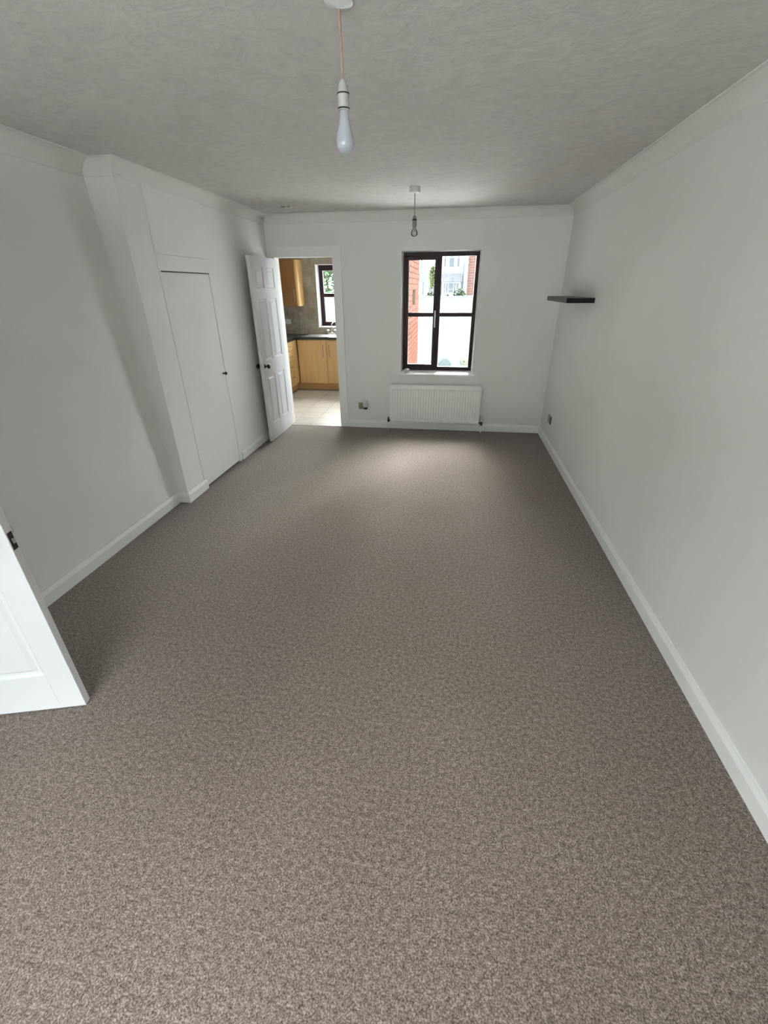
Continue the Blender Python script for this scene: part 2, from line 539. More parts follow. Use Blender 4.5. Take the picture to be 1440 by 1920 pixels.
def six_panel_leaf(parent, W, Ht, t, z0=.008):
    s = W / .76
    pn = [(a * s, b * s, c, d) for a, b, c, d in PANELS]
    m = MB()
    xs = [0, pn[0][0], pn[0][1], pn[1][0], pn[1][1], W]
    m.box(0, xs[1], 0, t, z0, Ht, .0015)
    m.box(xs[4], W, 0, t, z0, Ht, .0015)
    m.box(xs[2], xs[3], 0, t, z0, Ht)
    zs = [z0, pn[0][2], pn[0][3], pn[2][2], pn[2][3], pn[4][2], pn[4][3], Ht]
    for a, b in ((0, 1), (2, 3), (4, 5), (6, 7)):
        m.box(xs[1], xs[2], 0, t, zs[a], zs[b]); m.box(xs[3], xs[4], 0, t, zs[a], zs[b])
    m.build('leaf', M['door'], parent, local=True)
    for (a, b, c, d) in pn:
        m = MB()
        prof_ = [(0, 0.0), (.003, .007), (.014, .013), (.026, .013), (.042, .003)]
        rings_ = []
        for i, dep in prof_:
            rings_.append([(a + i, dep, c + i), (b - i, dep, c + i), (b - i, dep, d - i), (a + i, dep, d - i)])
        back = [[(x, t - y, z) for x, y, z in r] for r in rings_]
        m.loft(rings_[::-1] + back)
        m.build('panel', M['door'], parent, local=True)


def door_knob(parent, x, z, t, side, m_, name='door_knob'):
    y = 0 if side < 0 else t
    pr = [(.024, 0), (.024, .004), (.010, .006), (.009, .028), (.020, .034), (.026, .044), (.025, .054), (.016, .061), (0, .063)]
    pr = [(r, side * h) for r, h in pr]
    return MB().lathe(pr, (x, y, z), 'y', 20).build(name, m_, parent, smooth=True, local=True)


# kitchen door: hinged on the left jamb, open at a right angle into the room
kd = thing('door_1', 'white six-panel door standing open against the left wall beside the kitchen doorway', 'door', (-2.146, 5.628, 0), -math.pi / 2)
struct(kd)
six_panel_leaf(kd, .752, 1.985, .036)
o = door_knob(kd, .700, .885, .036, 1, M['darkmetal']); o['label'] = 'dark round door knob'
o = door_knob(kd, .700, .885, .036, -1, M['darkmetal']); o['label'] = 'dark round door knob'
B(.751, .7535, .006, .030, .85, .92).build('latch_plate', M['chrome'], kd, local=True)
for z in (.22, 1.75):
    MB().lathe([(.006, 0), (.006, .08)], (-.004, .030, z), 'z', 10).build('hinge', M['chrome'], kd, local=True)

# near door at the left edge of the picture
nd = thing('door_2', 'white panelled door at the left picture edge, swung open over the carpet', 'door', (-2.274, .920, 0), math.atan2(.273, .962))
struct(nd)
six_panel_leaf(nd, .76, 1.985, .036, .01)
o = door_knob(nd, .70, .88, .036, -1, M['chrome'])
o = door_knob(nd, .70, .88, .036, 1, M['chrome'])
lp = B(.7595, .7615, .006, .030, .835, .905, .0005).build('latch_plate', M['darkmetal'], nd, local=True)
MB().box(.7615, .768, .012, .024, .860, .880, .002).build('latch_bolt', M['chrome'], lp, local=True)

# flush cupboard door in the left wall
cd = thing('door_3', 'flush plain white cupboard door in the left wall with a small dark knob', 'cupboard door', (XL2, CY0, 0))
struct(cd)
B(XL2 - .030, XL2 + .001, CY0 + .004, CY1 - .004, .02, CZ - .008, .0015).build('leaf', M['wall'], cd)
m = MB()
m.box(XL2, XL2 + .003, CY0 - .022, CY1 + .045, CZ, CZ + .108)
m.box(XL2, XL2 + .005, CY1, CY1 + .045, 0, CZ, .001)
m.box(XL2, XL2 + .004, CY0 - .020, CY0, 0.1, CZ, .001)
m.build('door_frame', M['wall'], cd)
B(XL2, XL2 + .012, CY0 - .022, CY1 + .045, CZ + .109, H - .087, .001).build('over_panel', M['wall'], cd)
k = MB().lathe([(.009, 0), (.009, .004), (.006, .006), (.006, .018), (.014, .022), (.016, .030), (.012, .036), (0, .037)], (XL2 + .001, 4.145, .94), 'x', 16).build('cupboard_knob', M['darkmetal'], cd, smooth=True)
k['label'] = 'small dark metal cupboard knob'

# ------------------------------------------------------------------ rear window
w1 = thing('window_1', 'dark-framed four-pane window above the radiator in the end wall', 'window', ((WX0 + WX1) / 2, D, WZ0))
struct(w1)
yo, yi = D + .07, D + .125
fx0, fx1, fz0, fz1 = -.606, .252, .744, 2.030
m = MB()   # splayed glossy white reveal from the wall face to the frame
y0_, y1_ = D - .0015, yo + .002
m.prism([(WX0, y0_), (WX0, yi), (fx0, yi), (fx0, y1_), (WX0 + .003, y0_)], WZ0, WZ1)
m.prism([(WX1, y0_), (WX1 - .003, y0_), (fx1, y1_), (fx1, yi), (WX1, yi)], WZ0, WZ1)
m.loft([[(WX0, y0_, WZ1), (WX0, y0_, WZ1 - .003), (WX0, y1_, fz1), (WX0, yi, fz1), (WX0, yi, WZ1)], [(WX1, y0_, WZ1), (WX1, y0_, WZ1 - .003), (WX1, y1_, fz1), (WX1, yi, fz1), (WX1, yi, WZ1)]])
m.box(fx0, fx1, yo - .001, yi, WZ0, fz0)
m.build('reveal', M['reveal'], w1)
m = MB()
sp = [(yo + .001, .744), (D - .016, .716), (D - .028, .709), (D - .034, .700), (D - .034, .692), (D - .030, .688), (D - .001, .688)]
m.loft([[(-.665, y, z) for y, z in sp[1:]] + [(-.665, D - .001, .716)], [(WX0 + .001, y, z) for y, z in sp[1:]] + [(WX0 + .001, D - .001, .716)]])
m.loft([[(WX1 - .001, y, z) for y, z in sp[1:]] + [(WX1 - .001, D - .001, .716)], [(.298, y, z) for y, z in sp[1:]] + [(.298, D - .001, .716)]])
m.loft([[(x, y, z) for y, z in sp] + [(x, yo + .001, .7005)] for x in (WX0 + .001, WX1 - .001)])
m.build('window_sill', M['reveal'], w1)
mx0, mx1 = -.212, -.166
window_frame_bars(w1, [(fx0, fx1, fz1 - .042, fz1), (fx0, fx1, fz0, fz0 + .045), (fx0, fx0 + .036, fz0 + .045, fz1 - .042), (fx1 - .040, fx1, fz0 + .045, fz1 - .042), (mx0, mx1, fz0 + .045, fz1 - .042)], yo, yi, 'frame', M['frame'])
sx0, sx1, sz0, sz1 = fx0 + .032, mx0 + .006, fz0 + .040, fz1 - .038
sash = window_frame_bars(w1, [(sx0, sx1, sz1 - .040, sz1), (sx0, sx1, sz0, sz0 + .034), (sx0, sx0 + .032, sz0 + .034, sz1 - .040), (sx1 - .040, sx1, sz0 + .034, sz1 - .040)], yo - .014, yi - .02, 'sash', M['frame'])
B(sx0 + .032, sx1 - .040, yo - .004, yo + .026, 1.362, 1.408, .003).build('glazing_bar', M['frame'], sash)
B(mx1, fx1 - .040, yo + .006, yo + .036, 1.362, 1.408, .003).build('glazing_bar', M['frame'], w1)
B(sx0 + .032, sx1 - .040, yo + .010, yo + .014, sz0 + .034, 1.362).build('pane', M['glass'], sash)
B(sx0 + .032, sx1 - .040, yo + .010, yo + .014, 1.408, sz1 - .040).build('pane', M['glass'], sash)
B(mx1, fx1 - .040, yo + .019, yo + .023, fz0 + .045, 1.362).build('pane', M['glass'], w1)
B(mx1, fx1 - .040, yo + .019, yo + .023, 1.408, fz1 - .042).build('pane', M['glass'], w1)
m = MB()
m.box(sx1 - .024, sx1 - .008, yo - .024, yo - .014, 1.36, 1.43, .003)
m.box(sx1 - .022, sx1 - .010, yo - .040, yo - .024, 1.385, 1.405, .002)
m.box(sx1 - .023, sx1 - .009, yo - .046, yo - .036, 1.245, 1.41, .004)
h = m.build('window_handle', M['plastic'], sash); h['label'] = 'pale lever handle'

GZ = .717
# white dome-shaped gadget on the sill
sn = thing('sill_gadget', 'small white rounded gadget on the left end of the window sill', 'gadget', (-.545, D + .02, GZ + .004))
MB().loft([[(-.545 + a * .042 * math.cos(t_), D + .02 + a * .024 * math.sin(t_), z) for t_ in [2 * math.pi * i / 20 for i in range(20)]] for a, z in ((1, GZ + .004), (1, GZ + .024), (.92, GZ + .036), (.7, GZ + .046), (.3, GZ + .050))]).build('casing', M['plastic'], sn, smooth=True)
MB().box(-.572, -.518, D - .0055, D - .003, GZ + .010, GZ + .018, .0008).build('grille', M['greyplate'], sn)

# ------------------------------------------------------------------ radiator
RX0, RX1, RZ0, RZ1 = -.742, .398, .115, .582
ry = D - .098
rd = thing('radiator', 'white corrugated panel radiator under the window', 'radiator', (-.172, D - .06, .115))
m = MB()
nrib = 33
pitch = (RX1 - RX0 - .05) / nrib
xs = [(RX0, .0), (RX0 + .025, .0)]
for i in range(nrib):
    a = RX0 + .025 + i * pitch
    xs += [(a + pitch * .12, .0), (a + pitch * .25, .012), (a + pitch * .75, .012), (a + pitch * .88, .0)]
xs += [(RX1 - .025, 0), (RX1, 0)]
rows = [(RZ0, 0, .006), (RZ0 + .008, 0, 0), (RZ0 + .035, 0, 0), (RZ0 + .050, 1, 0), (RZ1 - .058, 1, 0), (RZ1 - .043, 0, 0), (RZ1 - .008, 0, 0), (RZ1, 0, .006)]
grid = [[m.bm.verts.new((x, ry + dep * k_ + ex, z)) for x, dep in xs] for z, k_, ex in rows]
for r in range(len(rows) - 1):
    for c in range(len(xs) - 1):
        m.bm.faces.new((grid[r][c], grid[r][c + 1], grid[r + 1][c + 1], grid[r + 1][c]))
bk = [[m.bm.verts.new((x, ry + .014, z)) for x in (RX0, RX1)] for z in (RZ0, RZ1)]
m.bm.faces.new((bk[0][1], bk[0][0], bk[1][0], bk[1][1]))
m.bm.faces.new([g for g in grid[0]][::-1] + [bk[0][0], bk[0][1]])
m.bm.faces.new([g for g in grid[-1]] + [bk[1][1], bk[1][0]])
m.bm.faces.new([r[0] for r in grid] + [bk[1][0], bk[0][0]])
m.bm.faces.new([r[-1] for r in grid][::-1] + [bk[0][1], bk[1][1]])
m.build('front_panel', M['radi'], rd)
B(RX0 + .005, RX1 - .005, ry + .055, ry + .067, RZ0 + .01, RZ1 - .01, .003).build('back_panel', M['radi'], rd)
m = MB()
m.box(RX0 + .002, RX1 - .002, ry + .012, ry + .068, RZ1 - .012, RZ1 + .002, .002)
m.build('top_grille', M['radi'], rd)
for xa in (RX0 + .001, RX1 - .004):
    B(xa, xa + .003, ry + .012, ry + .068, RZ0 + .03, RZ1 - .002).build('side_cover', M['radi'], rd)
for x in (RX0 + .15, RX1 - .15):
    B(x - .015, x + .015, ry + .067, D - .001, RZ0 + .05, RZ1 - .05).build('bracket', M['radi'], rd)
vy = ry + .03
# left lockshield valve, right thermostatic valve
v = MB().lathe([(.008, .10), (.013, .105), (.013, .135), (.010, .137), (.010, .160), (.006, .163)], (RX0 - .028, vy, 0), 'z', 14).build('valve', M['darkmetal'], rd, smooth=True)
v['label'] = 'dark lockshield valve'
MB().tube([(RX0 - .028, vy, .122), (RX0 + .004, vy, .122)], .008).build('valve_tail', M['darkmetal'], v)
v = MB().lathe([(.008, .09), (.014, .10), (.014, .135), (.011, .14)], (RX1 + .036, vy, 0), 'z', 14).build('valve', M['darkmetal'], rd, smooth=True)
MB().tube([(RX1 - .004, vy, .122), (RX1 + .036, vy, .122)], .009).build('valve_tail', M['darkmetal'], v)
MB().lathe([(.014, .14), (.021, .146), (.022, .185), (.019, .205), (.010, .212)], (RX1 + .036, vy, 0), 'z', 18).build('valve_head', M['plastic'], v, smooth=True)
MB().tube([(RX0 - .028, vy, .001), (RX0 - .028, vy, .105)], .0075).build('pipe', M['radi'], rd, smooth=True)
MB().tube([(RX1 + .036, vy, .001), (RX1 + .036, vy, .095)], .0075).build('pipe', M['radi'], rd, smooth=True)

# ------------------------------------------------------------------ sockets
so = thing('wall_socket', 'square grey-green metal socket plate low on the end wall beside the radiator', 'socket', (-1.135, D, .25))
B(-1.178, -1.092, D - .007, D, .243, .329, .002).build('plate', M['greyplate'], so)
B(-1.138, -1.130, D - .0075, D - .0068, .297, .307).build('pin_hole', M['black'], so)
B(-1.152, -1.143, D - .0075, D - .0068, .268, .274).build('pin_hole', M['black'], so)
pg = thing('plug_in_freshener', 'oval white plug-in gadget with a dark underside on the end wall socket', 'plug-in device', (-1.085, D - .03, .25))
MB().loft([[(-1.078 + a * .036 * math.cos(t_), D - .034 + a * .026 * math.sin(t_), z) for t_ in [2 * math.pi * i / 20 for i in range(20)]] for a, z in ((.7, .276), (.95, .288), (1, .31), (.98, .34), (.8, .362), (.45, .374), (.1, .377))]).build('casing', M['plastic'], pg, smooth=True)
MB().loft([[(-1.078 + a * .036 * math.cos(t_), D - .034 + a * .026 * math.sin(t_), z) for t_ in [2 * math.pi * i / 20 for i in range(20)]] for a, z in ((.35, .248), (.6, .252), (.75, .264), (.72, .2765))]).build('refill', M['black'], pg, smooth=True)

so = thing('double_socket', 'double socket plate low on the right wall near the far corner', 'socket', (XR, 5.15, .27))
B(XR - .010, XR, 5.078, 5.222, .268, .356, .003).build('plate', M['greyplate'], so)
for yc in (5.115, 5.185):
    B(XR - .0108, XR - .0098, yc - .004, yc + .004, .325, .337).build('pin_hole', M['black'], so)
    B(XR - .0108, XR - .0098, yc - .016, yc - .008, .300, .306).build('pin_hole', M['black'], so)
    B(XR - .0108, XR - .0098, yc + .008, yc + .016, .300, .306).build('pin_hole', M['black'], so)
B(XR - .016, XR - .010, 5.074, 5.078, .272, .352, .001).build('plate_edge', M['black'], so)

# ------------------------------------------------------------------ floating shelf
sh = thing('floating_shelf', 'black floating shelf fixed to the right wall', 'shelf', (1.06, 4.75, 1.55))
B(.945, XR, 4.29, 5.17, 1.549, 1.588, .0015).build('board', M['shelfblack'], sh)


# ------------------------------------------------------------------ pendants
def pendant(x, y, label, zc, zh, zb, ztip, br, mcord, mbulb, dx, clear):
    """rose on the ceiling, flex, lampholder with dark rings, bulb"""
    t = thing('pendant_light', label, 'pendant light', (x, y, H))
    rp = [(.046, H), (.046, H - .034), (.042, H - .040), (.010, H - .042), (.005, H - .048)] if clear else [(.042, H), (.041, H - .006), (.030, H - .011), (.010, H - .014), (.005, H - .018)]
    MB().lathe(rp, (x, y, 0), 'z', 28).build('ceiling_rose', M['plastic'], t, smooth=True)
    ro = .044 if clear else .014
    cp = [(x + dx * f, y, H - ro + (zh - H + ro) * f) for f in [i / 8 for i in range(9)]]
    MB().tube(cp, .0038, 8).build('flex', mcord, t, smooth=True)
    x2 = x + dx
    hh = zh - zb
    hd = MB().lathe([(.006, zh + .004), (.010, zh), (.0155, zh - hh * .15), (.0165, zh - hh * .40), (.0178, zh - hh * .42), (.0178, zh - hh * .52), (.017, zh - hh * .55), (.018, zh - hh * .9), (.0185, zb)], (x2, y, 0), 'z', 22).build('lampholder', M['holderwhite'] if not clear else M['holdergrey'], t, smooth=True)
    for zz in (zh - hh * .42, zb + hh * .06):
        if clear and zz < zh - hh * .6:
            continue
        MB().lathe([(.0165, zz - .002), (.0192, zz - .0015), (.0192, zz + (.0015 if not clear else .010)), (.0165, zz + (.002 if not clear else .011))], (x2, y, 0), 'z', 22).build('ring', M['black'], hd, smooth=True)
    hb = zb - ztip
    if clear:
        pr = [(.012, zb + .002), (.0125, zb - hb * .12), (.016, zb - hb * .28), (br * .86, zb - hb * .48), (br, zb - hb * .66), (br * .9, zb - hb * .84), (br * .55, zb - hb * .96), (0, ztip)]
    else:
        pr = [(.0115, zb + .002), (.0135, zb - hb * .05), (.0165, zb - hb * .22), (.020, zb - hb * .38), (br * .88, zb - hb * .56), (br, zb - hb * .72), (br * .9, zb - hb * .87), (br * .52, zb - hb * .97), (0, ztip)]
    b = MB().lathe(pr, (x2, y, 0), 'z', 28).build('bulb', mbulb, t, smooth=True)
    b['label'] = 'unlit clear glass bulb' if clear else 'unlit milky white bulb'
    if clear:
        MB().lathe([(.005, zb), (.004, zb - hb * .35), (.002, zb - hb * .5)], (x2, y, 0), 'z', 10).build('stem', M['greyplate'], b, smooth=True)
        MB().tube([(x2 - .010, y, zb - hb * .60), (x2 - .004, y, zb - hb * .50), (x2 + .004, y, zb - hb * .50), (x2 + .010, y, zb - hb * .60)], .0006, 6).build('filament', M['darkmetal'], b)
    return t


pendant(-.382, 1.747, 'near pendant with pinkish flex and milky white bulb, top of the picture', 0, 2.242, 2.174, 2.066, .030, M['cordpink'], M['opal'], .003, False)
pendant(-.380, 4.402, 'far pendant with thin grey flex and clear glass bulb near the window', 0, 2.215, 2.139, 2.066, .029, M['cordgrey'], M['bulbglass'], .002, True)

cm = thing('ceiling_plate', 'small white ceiling plate with two dark slots above the kitchen doorway', 'ceiling plate', (-1.745, 5.16, H))
MB().lathe([(.052, H), (.050, H - .006), (.030, H - .009), (0, H - .010)], (-1.745, 5.16, 0), 'z', 24).build('plate', M['plastic'], cm, smooth=True)
for dx in (-.028, .026):
    B(-1.745 + dx - .020, -1.745 + dx + .020, 5.104, 5.110, H - .012, H, .001).build('slot', M['greyplate'], cm)

# ------------------------------------------------------------------ kitchen shell
kf = B(-3.6, KX1, D, KY1 + .05, -.12, -.006).build('kitchen_floor', M['grout'])
struct(kf, 'cream square-tiled kitchen floor seen through the doorway', 'tiled floor')
TP = .305
tm = MB().box(-TP / 2 + .003, TP / 2 - .003, -TP / 2 + .003, TP / 2 - .003, -.006, 0, .0015)
bmesh.ops.recalc_face_normals(tm.bm, faces=tm.bm.faces)
tme = bpy.data.meshes.new('tile'); tm.bm.to_mesh(tme); tm.bm.free(); tme.materials.append(M['ftile'])
for i in range(-2, 4):
    for j in range(-1, 7):
        cx, cy = -2.155 + TP * (i + .5), 6.015 + TP * (j + .5)
        if cy + TP / 2 > 8.1:
            continue
        t_ = bpy.data.objects.new('tile', tme); COL.objects.link(t_); t_.parent = kf
        t_.location = (cx, cy, 0)
m = MB()   # cut row at the threshold
for i in range(-2, 4):
    cx = -2.155 + TP * (i + .5)
    m.box(cx - TP / 2 + .003, cx + TP / 2 - .003, D + .006, 6.015 - TP - .003, -.006, 0, .0015)
m.build('threshold_tiles', M['ftile'], kf)
o = B(DX0, DX1 + .01, D - .012, D + .006, 0, .004, .001).build('trim_8', M['chrome'])
struct(o, 'thin metal threshold strip between carpet and kitchen tiles', 'threshold strip')

struct(B(-3.6, -.95, D + WT, 8.8, KH, KH + .12).build('kitchen_ceiling', M['wall']), 'white kitchen ceiling', 'ceiling')
struct(B(KX0 - .2, KX0, D + WT, KY1 + .3, -.1, KH).build('wall_kitchen_left', M['wall']), 'left kitchen wall behind the oak wall cupboard', 'wall')
KWX0, KWX1, KWZ0, KWZ1 = -2.475, -1.22, 1.030, 2.046
m = MB()
m.box(KX0, KWX0, KY1, KY1 + .3, -.1, KH); m.box(KWX1, -.66, KY1, KY1 + .3, -.1, KH)
m.box(KWX0, KWX1, KY1, KY1 + .3, -.1, KWZ0); m.box(KWX0, KWX1, KY1, KY1 + .3, KWZ1, KH)
kw = m.build('wall_kitchen_far', M['wgrout'])
struct(kw, 'far kitchen wall covered in mottled beige tiles around the window', 'wall')
m = MB()
ts = .10
nx = int((-.96 - KX0) / ts)
for i in range(nx):
    for j in range(15):
        x0, x1 = KX0 + i * ts, KX0 + (i + 1) * ts
        z0, z1 = .91 + j * ts, .91 + (j + 1) * ts
        if x1 > KWX0 and x0 < KWX1 and z1 > KWZ0 and z0 < KWZ1:
            if x0 < KWX0 - .012:
                x1 = KWX0
            elif z1 > KWZ1 + .012:
                z0 = KWZ1
            elif z0 < KWZ0 - .012:
                z1 = KWZ0
            else:
                continue
        m.box(x0 + .002, x1 - .002, KY1 - .006 - random.random() * .001, KY1, z0 + .002, z1 - .002)
o = m.build('wall_tiles', M['wtile'], kw); o['kind'] = 'stuff'

BX = -.655
m = MB()
GY0, GY1, GZ1 = 6.07, 6.83, 2.02                       # half-glazed back door, unseen, added to let more daylight into the kitchen
SWY0, SWY1, SWZ0, SWZ1 = 7.45, 7.95, 1.42, 1.64      # small side window
m.box(KX1, BX, D + WT, GY0, -.1, KH); m.box(KX1, BX, GY0, GY1, GZ1, KH); m.box(KX1, BX, GY1, SWY0, -.1, KH); m.box(KX1, BX, SWY0, SWY1, -.1, SWZ0); m.box(KX1, BX, SWY0, SWY1, SWZ1, KH)
m.box(KX1, BX, SWY1, KY1 + .3, -.1, KH)
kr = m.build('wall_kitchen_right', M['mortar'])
struct(kr, 'red brick side wall of the kitchen seen through the left window panes', 'wall')
m = MB()
row = 0
z = -.15
while z < 3.6:
    off = 0 if row % 2 else .1125
    y = D + WT + off - .225
    while y < KY1 + .3:
        a, b = max(y, D + WT), min(y + .215, KY1 + .3)
        z1 = z + .065
        ok = b - a > .03
        for (q0, q1, r0, r1) in ((GY0, GY1, -.2, GZ1), (SWY0, SWY1, SWZ0, SWZ1)):
            if b > q0 + .01 and a < q1 - .01 and z1 > r0 and z < r1:
                if a < q0 - .03:
                    b = q0
                elif b > q1 + .03:
                    a = q1
                else:
                    ok = False
        if ok:
            m.box(BX - .002, BX + .008 + random.random() * .003, a, b, z, z1)
        y += .225
    z += .075; row += 1
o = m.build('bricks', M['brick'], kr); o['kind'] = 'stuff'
struct(B(-.95, BX, D + WT + .01, KY1 + .3, KH, 3.55).build('wall_kitchen_parapet', M['mortar']), 'upper brickwork over the kitchen side wall', 'wall')

w4 = thing('window_4', 'tiny dark-framed side window in the red brick kitchen wall', 'window', (BX, 7.7, SWZ0)); struct(w4)
m = MB()
m.box(BX - .08, BX - .03, SWY0, SWY1, SWZ0, SWZ0 + .03); m.box(BX - .08, BX - .03, SWY0, SWY1, SWZ1 - .03, SWZ1)
m.box(BX - .08, BX - .03, SWY0, SWY0 + .05, SWZ0 + .03, SWZ1 - .03); m.box(BX - .08, BX - .03, SWY1 - .05, SWY1, SWZ0 + .03, SWZ1 - .03)
m.build('frame', M['frame'], w4)
B(BX - .058, BX - .054, SWY0 + .05, SWY1 - .05, SWZ0 + .03, SWZ1 - .03).build('pane', M['glass'], w4)

w5 = thing('added_back_door', 'unseen half-glazed white back door added in the kitchen side wall to let in daylight', 'door', (BX, 6.45, 0)); struct(w5)
B(BX - .10, BX - .05, GY0, GY0 + .09, 0, GZ1, .002).build('stile', M['door'], w5)
B(BX - .10, BX - .05, GY1 - .09, GY1, 0, GZ1, .002).build('stile', M['door'], w5)
B(BX - .10, BX - .05, GY0 + .09, GY1 - .09, GZ1 - .1, GZ1, .002).build('rail', M['door'], w5)
B(BX - .10, BX - .05, GY0 + .09, GY1 - .09, 0, .95, .002).build('lower_panel', M['door'], w5)
B(BX - .078, BX - .072, GY0 + .09, GY1 - .09, .95, GZ1 - .1).build('pane', M['glass'], w5)

# kitchen window
w2 = thing('window_2', 'dark-framed kitchen window with white reveal above the sink', 'window', (-1.85, KY1, KWZ0)); struct(w2)
m = MB()
ky = KY1 + .20
m.box(KWX0, KWX0 + .006, KY1 - .004, ky, KWZ0, KWZ1); m.box(KWX1 - .006, KWX1, KY1 - .004, ky, KWZ0, KWZ1)
m.box(KWX0, KWX1, KY1 - .004, ky, KWZ1 - .006, KWZ1); m.box(KWX0 - .01, KWX1 + .01, KY1 - .014, ky, KWZ0 - .012, KWZ0 + .006)
m.build('reveal', M['reveal'], w2)
a0, a1, c0, c1 = KWX0 + .006, KWX1 - .006, KWZ0 + .006, KWZ1 - .006
window_frame_bars(w2, [(a0, a1, c0, c0 + .075), (a0, a1, c1 - .085, c1), (a0, a0 + .07, c0 + .075, c1 - .085), (a1 - .07, a1, c0 + .075, c1 - .085), (-1.70, -1.64, c0 + .075, c1 - .085)], ky, ky + .06, 'frame', M['frame'])
B(a0 + .07, -1.70, ky + .01, ky + .05, 1.525, 1.585, .003).build('glazing_bar', M['frame'], w2)
for (p0, p1, q0, q1) in ((a0 + .07, -1.70, c0 + .075, 1.525), (a0 + .07, -1.70, 1.585, c1 - .085), (-1.64, a1 - .07, c0 + .075, c1 - .085)):
    B(p0, p1, ky + .028, ky + .032, q0, q1).build('pane', M['glass'], w2)


# ------------------------------------------------------------------ kitchen units
def bar_handle(x, y, z0, z1, parent, axis='-y', m_=None):
    m = MB()
    if axis == '-y':
        m.tube([(x, y, z0 + .012), (x, y - .028, z0 + .012)], .004, 8); m.tube([(x, y, z1 - .012), (x, y - .028, z1 - .012)], .004, 8)
        m.tube([(x, y - .028, z0), (x, y - .028, z1)], .0055, 10)
    else:
        m.tube([(x, y - .05, z0), (x + .024, y - .05, z0)], .004, 8); m.tube([(x, y + .05, z0), (x + .024, y + .05, z0)], .004, 8)
        m.tube([(x + .024, y - .065, z0), (x + .024, y + .065, z0)], .005, 10)
    return m.build('handle', m_ or M['handle'], parent, smooth=True)


FY = 7.93
FXL = -2.75
bc = thing('base_cabinet', 'beech two-door base cabinet under the kitchen sink', 'kitchen cabinet', (-2.2, 8.2, 0))
B(-2.74, -1.20, FY + .019, KY1 - .002, .115, .868).build('body', M['beech'], bc)
B(FXL - .05, -1.20, FY + .05, FY + .066, 0, .112).build('plinth', M['beechdark'], bc)
for i, (x0, x1, hx) in enumerate(((-2.728, -2.206, -2.262), (-2.200, -1.70, -2.150), (-1.694, -1.204, -1.25))):
    dr = B(x0, x1, FY, FY + .018, .118, .862, .0015).build('door', M['beech'], bc)
    bar_handle(hx, FY, .58, .78, dr)
du = thing('drawer_unit', 'narrow beech four-drawer unit beside the black oven', 'kitchen cabinet', (-3.05, 7.6, 0))
B(KX0 + .002, FXL - .019, 7.425, KY1 - .002, .115, .868).build('body', M['beech'], du)
B(FXL - .066, FXL - .05, 6.805, 7.975, 0, .112).build('plinth', M['beechdark'], du)
B(FXL - .018, FXL, 7.722, 7.926, .118, .862, .0015).build('filler_panel', M['beech'], du)
for z0, z1 in ((.722, .862), (.545, .716), (.368, .539), (.118, .362)):
    dr = B(FXL - .018, FXL, 7.43, 7.716, z0, z1, .0015).build('drawer', M['beech'], du)
    hz = (z0 + z1) / 2 + (.03 if z0 < .2 else 0)
    bar_handle(FXL, 7.573, hz, hz, dr, 'x')
ov = thing('built_in_oven', 'built-in oven with black glass door and steel handle', 'oven', (-3.05, 7.1, .115))
B(KX0 + .002, FXL - .02, 6.805, 7.42, .115, .868).build('body', M['beech'], ov)
B(FXL - .019, FXL, 6.81, 7.418, .118, .255, .0015).build('lower_panel', M['beech'], ov)
od = B(FXL - .019, FXL + .004, 6.812, 7.416, .262, .728, .003).build('oven_door', M['ovenglass'], ov)
m = MB()
m.tube([(FXL + .004, 6.86, .70), (FXL + .045, 6.86, .70)], .006, 8); m.tube([(FXL + .004, 7.37, .70), (FXL + .045, 7.37, .70)], .006, 8)
m.tube([(FXL + .045, 6.83, .70), (FXL + .045, 7.40, .70)], .009, 12)
m.build('handle', M['chrome'], od, smooth=True)
cp_ = B(FXL - .019, FXL + .003, 6.812, 7.416, .732, .862, .002).build('control_panel', M['steel'], ov)
for yk in (6.90, 7.0, 7.23, 7.33):
    MB().lathe([(.018, 0), (.017, .016), (.014, .02), (0, .021)], (FXL + .003, yk, .80), 'x', 16).build('dial', M['black'], cp_, smooth=True)
b2 = thing('base_cabinet', 'beech base cabinet left of the oven, hidden behind the open door', 'kitchen cabinet', (-3.05, 6.3, 0))
B(KX0 + .002, FXL - .019, 5.80, 6.80, .115, .868).build('body', M['beech'], b2)
B(FXL - .066, FXL - .05, 5.80, 6.80, 0, .112).build('plinth', M['beechdark'], b2)
for y0, y1 in ((5.803, 6.297), (6.303, 6.797)):
    B(FXL - .018, FXL, y0, y1, .118, .862, .0015).build('door', M['beech'], b2)

m = MB()
m.prism([(KX0 + .002, 5.80), (FXL + .025, 5.80), (FXL + .025, FY - .03), (-1.20, FY - .03), (-1.20, KY1 - .008), (KX0 + .002, KY1 - .008)], .869, .909)
bmesh.ops.bevel(m.bm, geom=[e for e in m.bm.edges if all(v.co.z > .9 for v in e.verts)], offset=.004, segments=2, affect='EDGES')
wt = m.build('worktop', M['worktop'])
tag(wt, 'black L-shaped kitchen worktop around the corner', 'worktop')
hb = thing('hob', 'black glass hob on the worktop above the oven', 'hob', (-3.05, 7.1, .909))
B(-3.30, -2.79, 6.85, 7.40, .910, .916, .002).build('glass_top', M['ovenglass'], hb)
for (x, y, r) in ((-3.17, 6.98, .09), (-3.17, 7.26, .07), (-2.92, 6.98, .07), (-2.92, 7.26, .09)):
    MB().lathe([(r, .916), (r, .9168), (r - .003, .9168), (r - .003, .916)], (x, y, 0), 'z', 28).build('ring', M['greyplate'], hb)

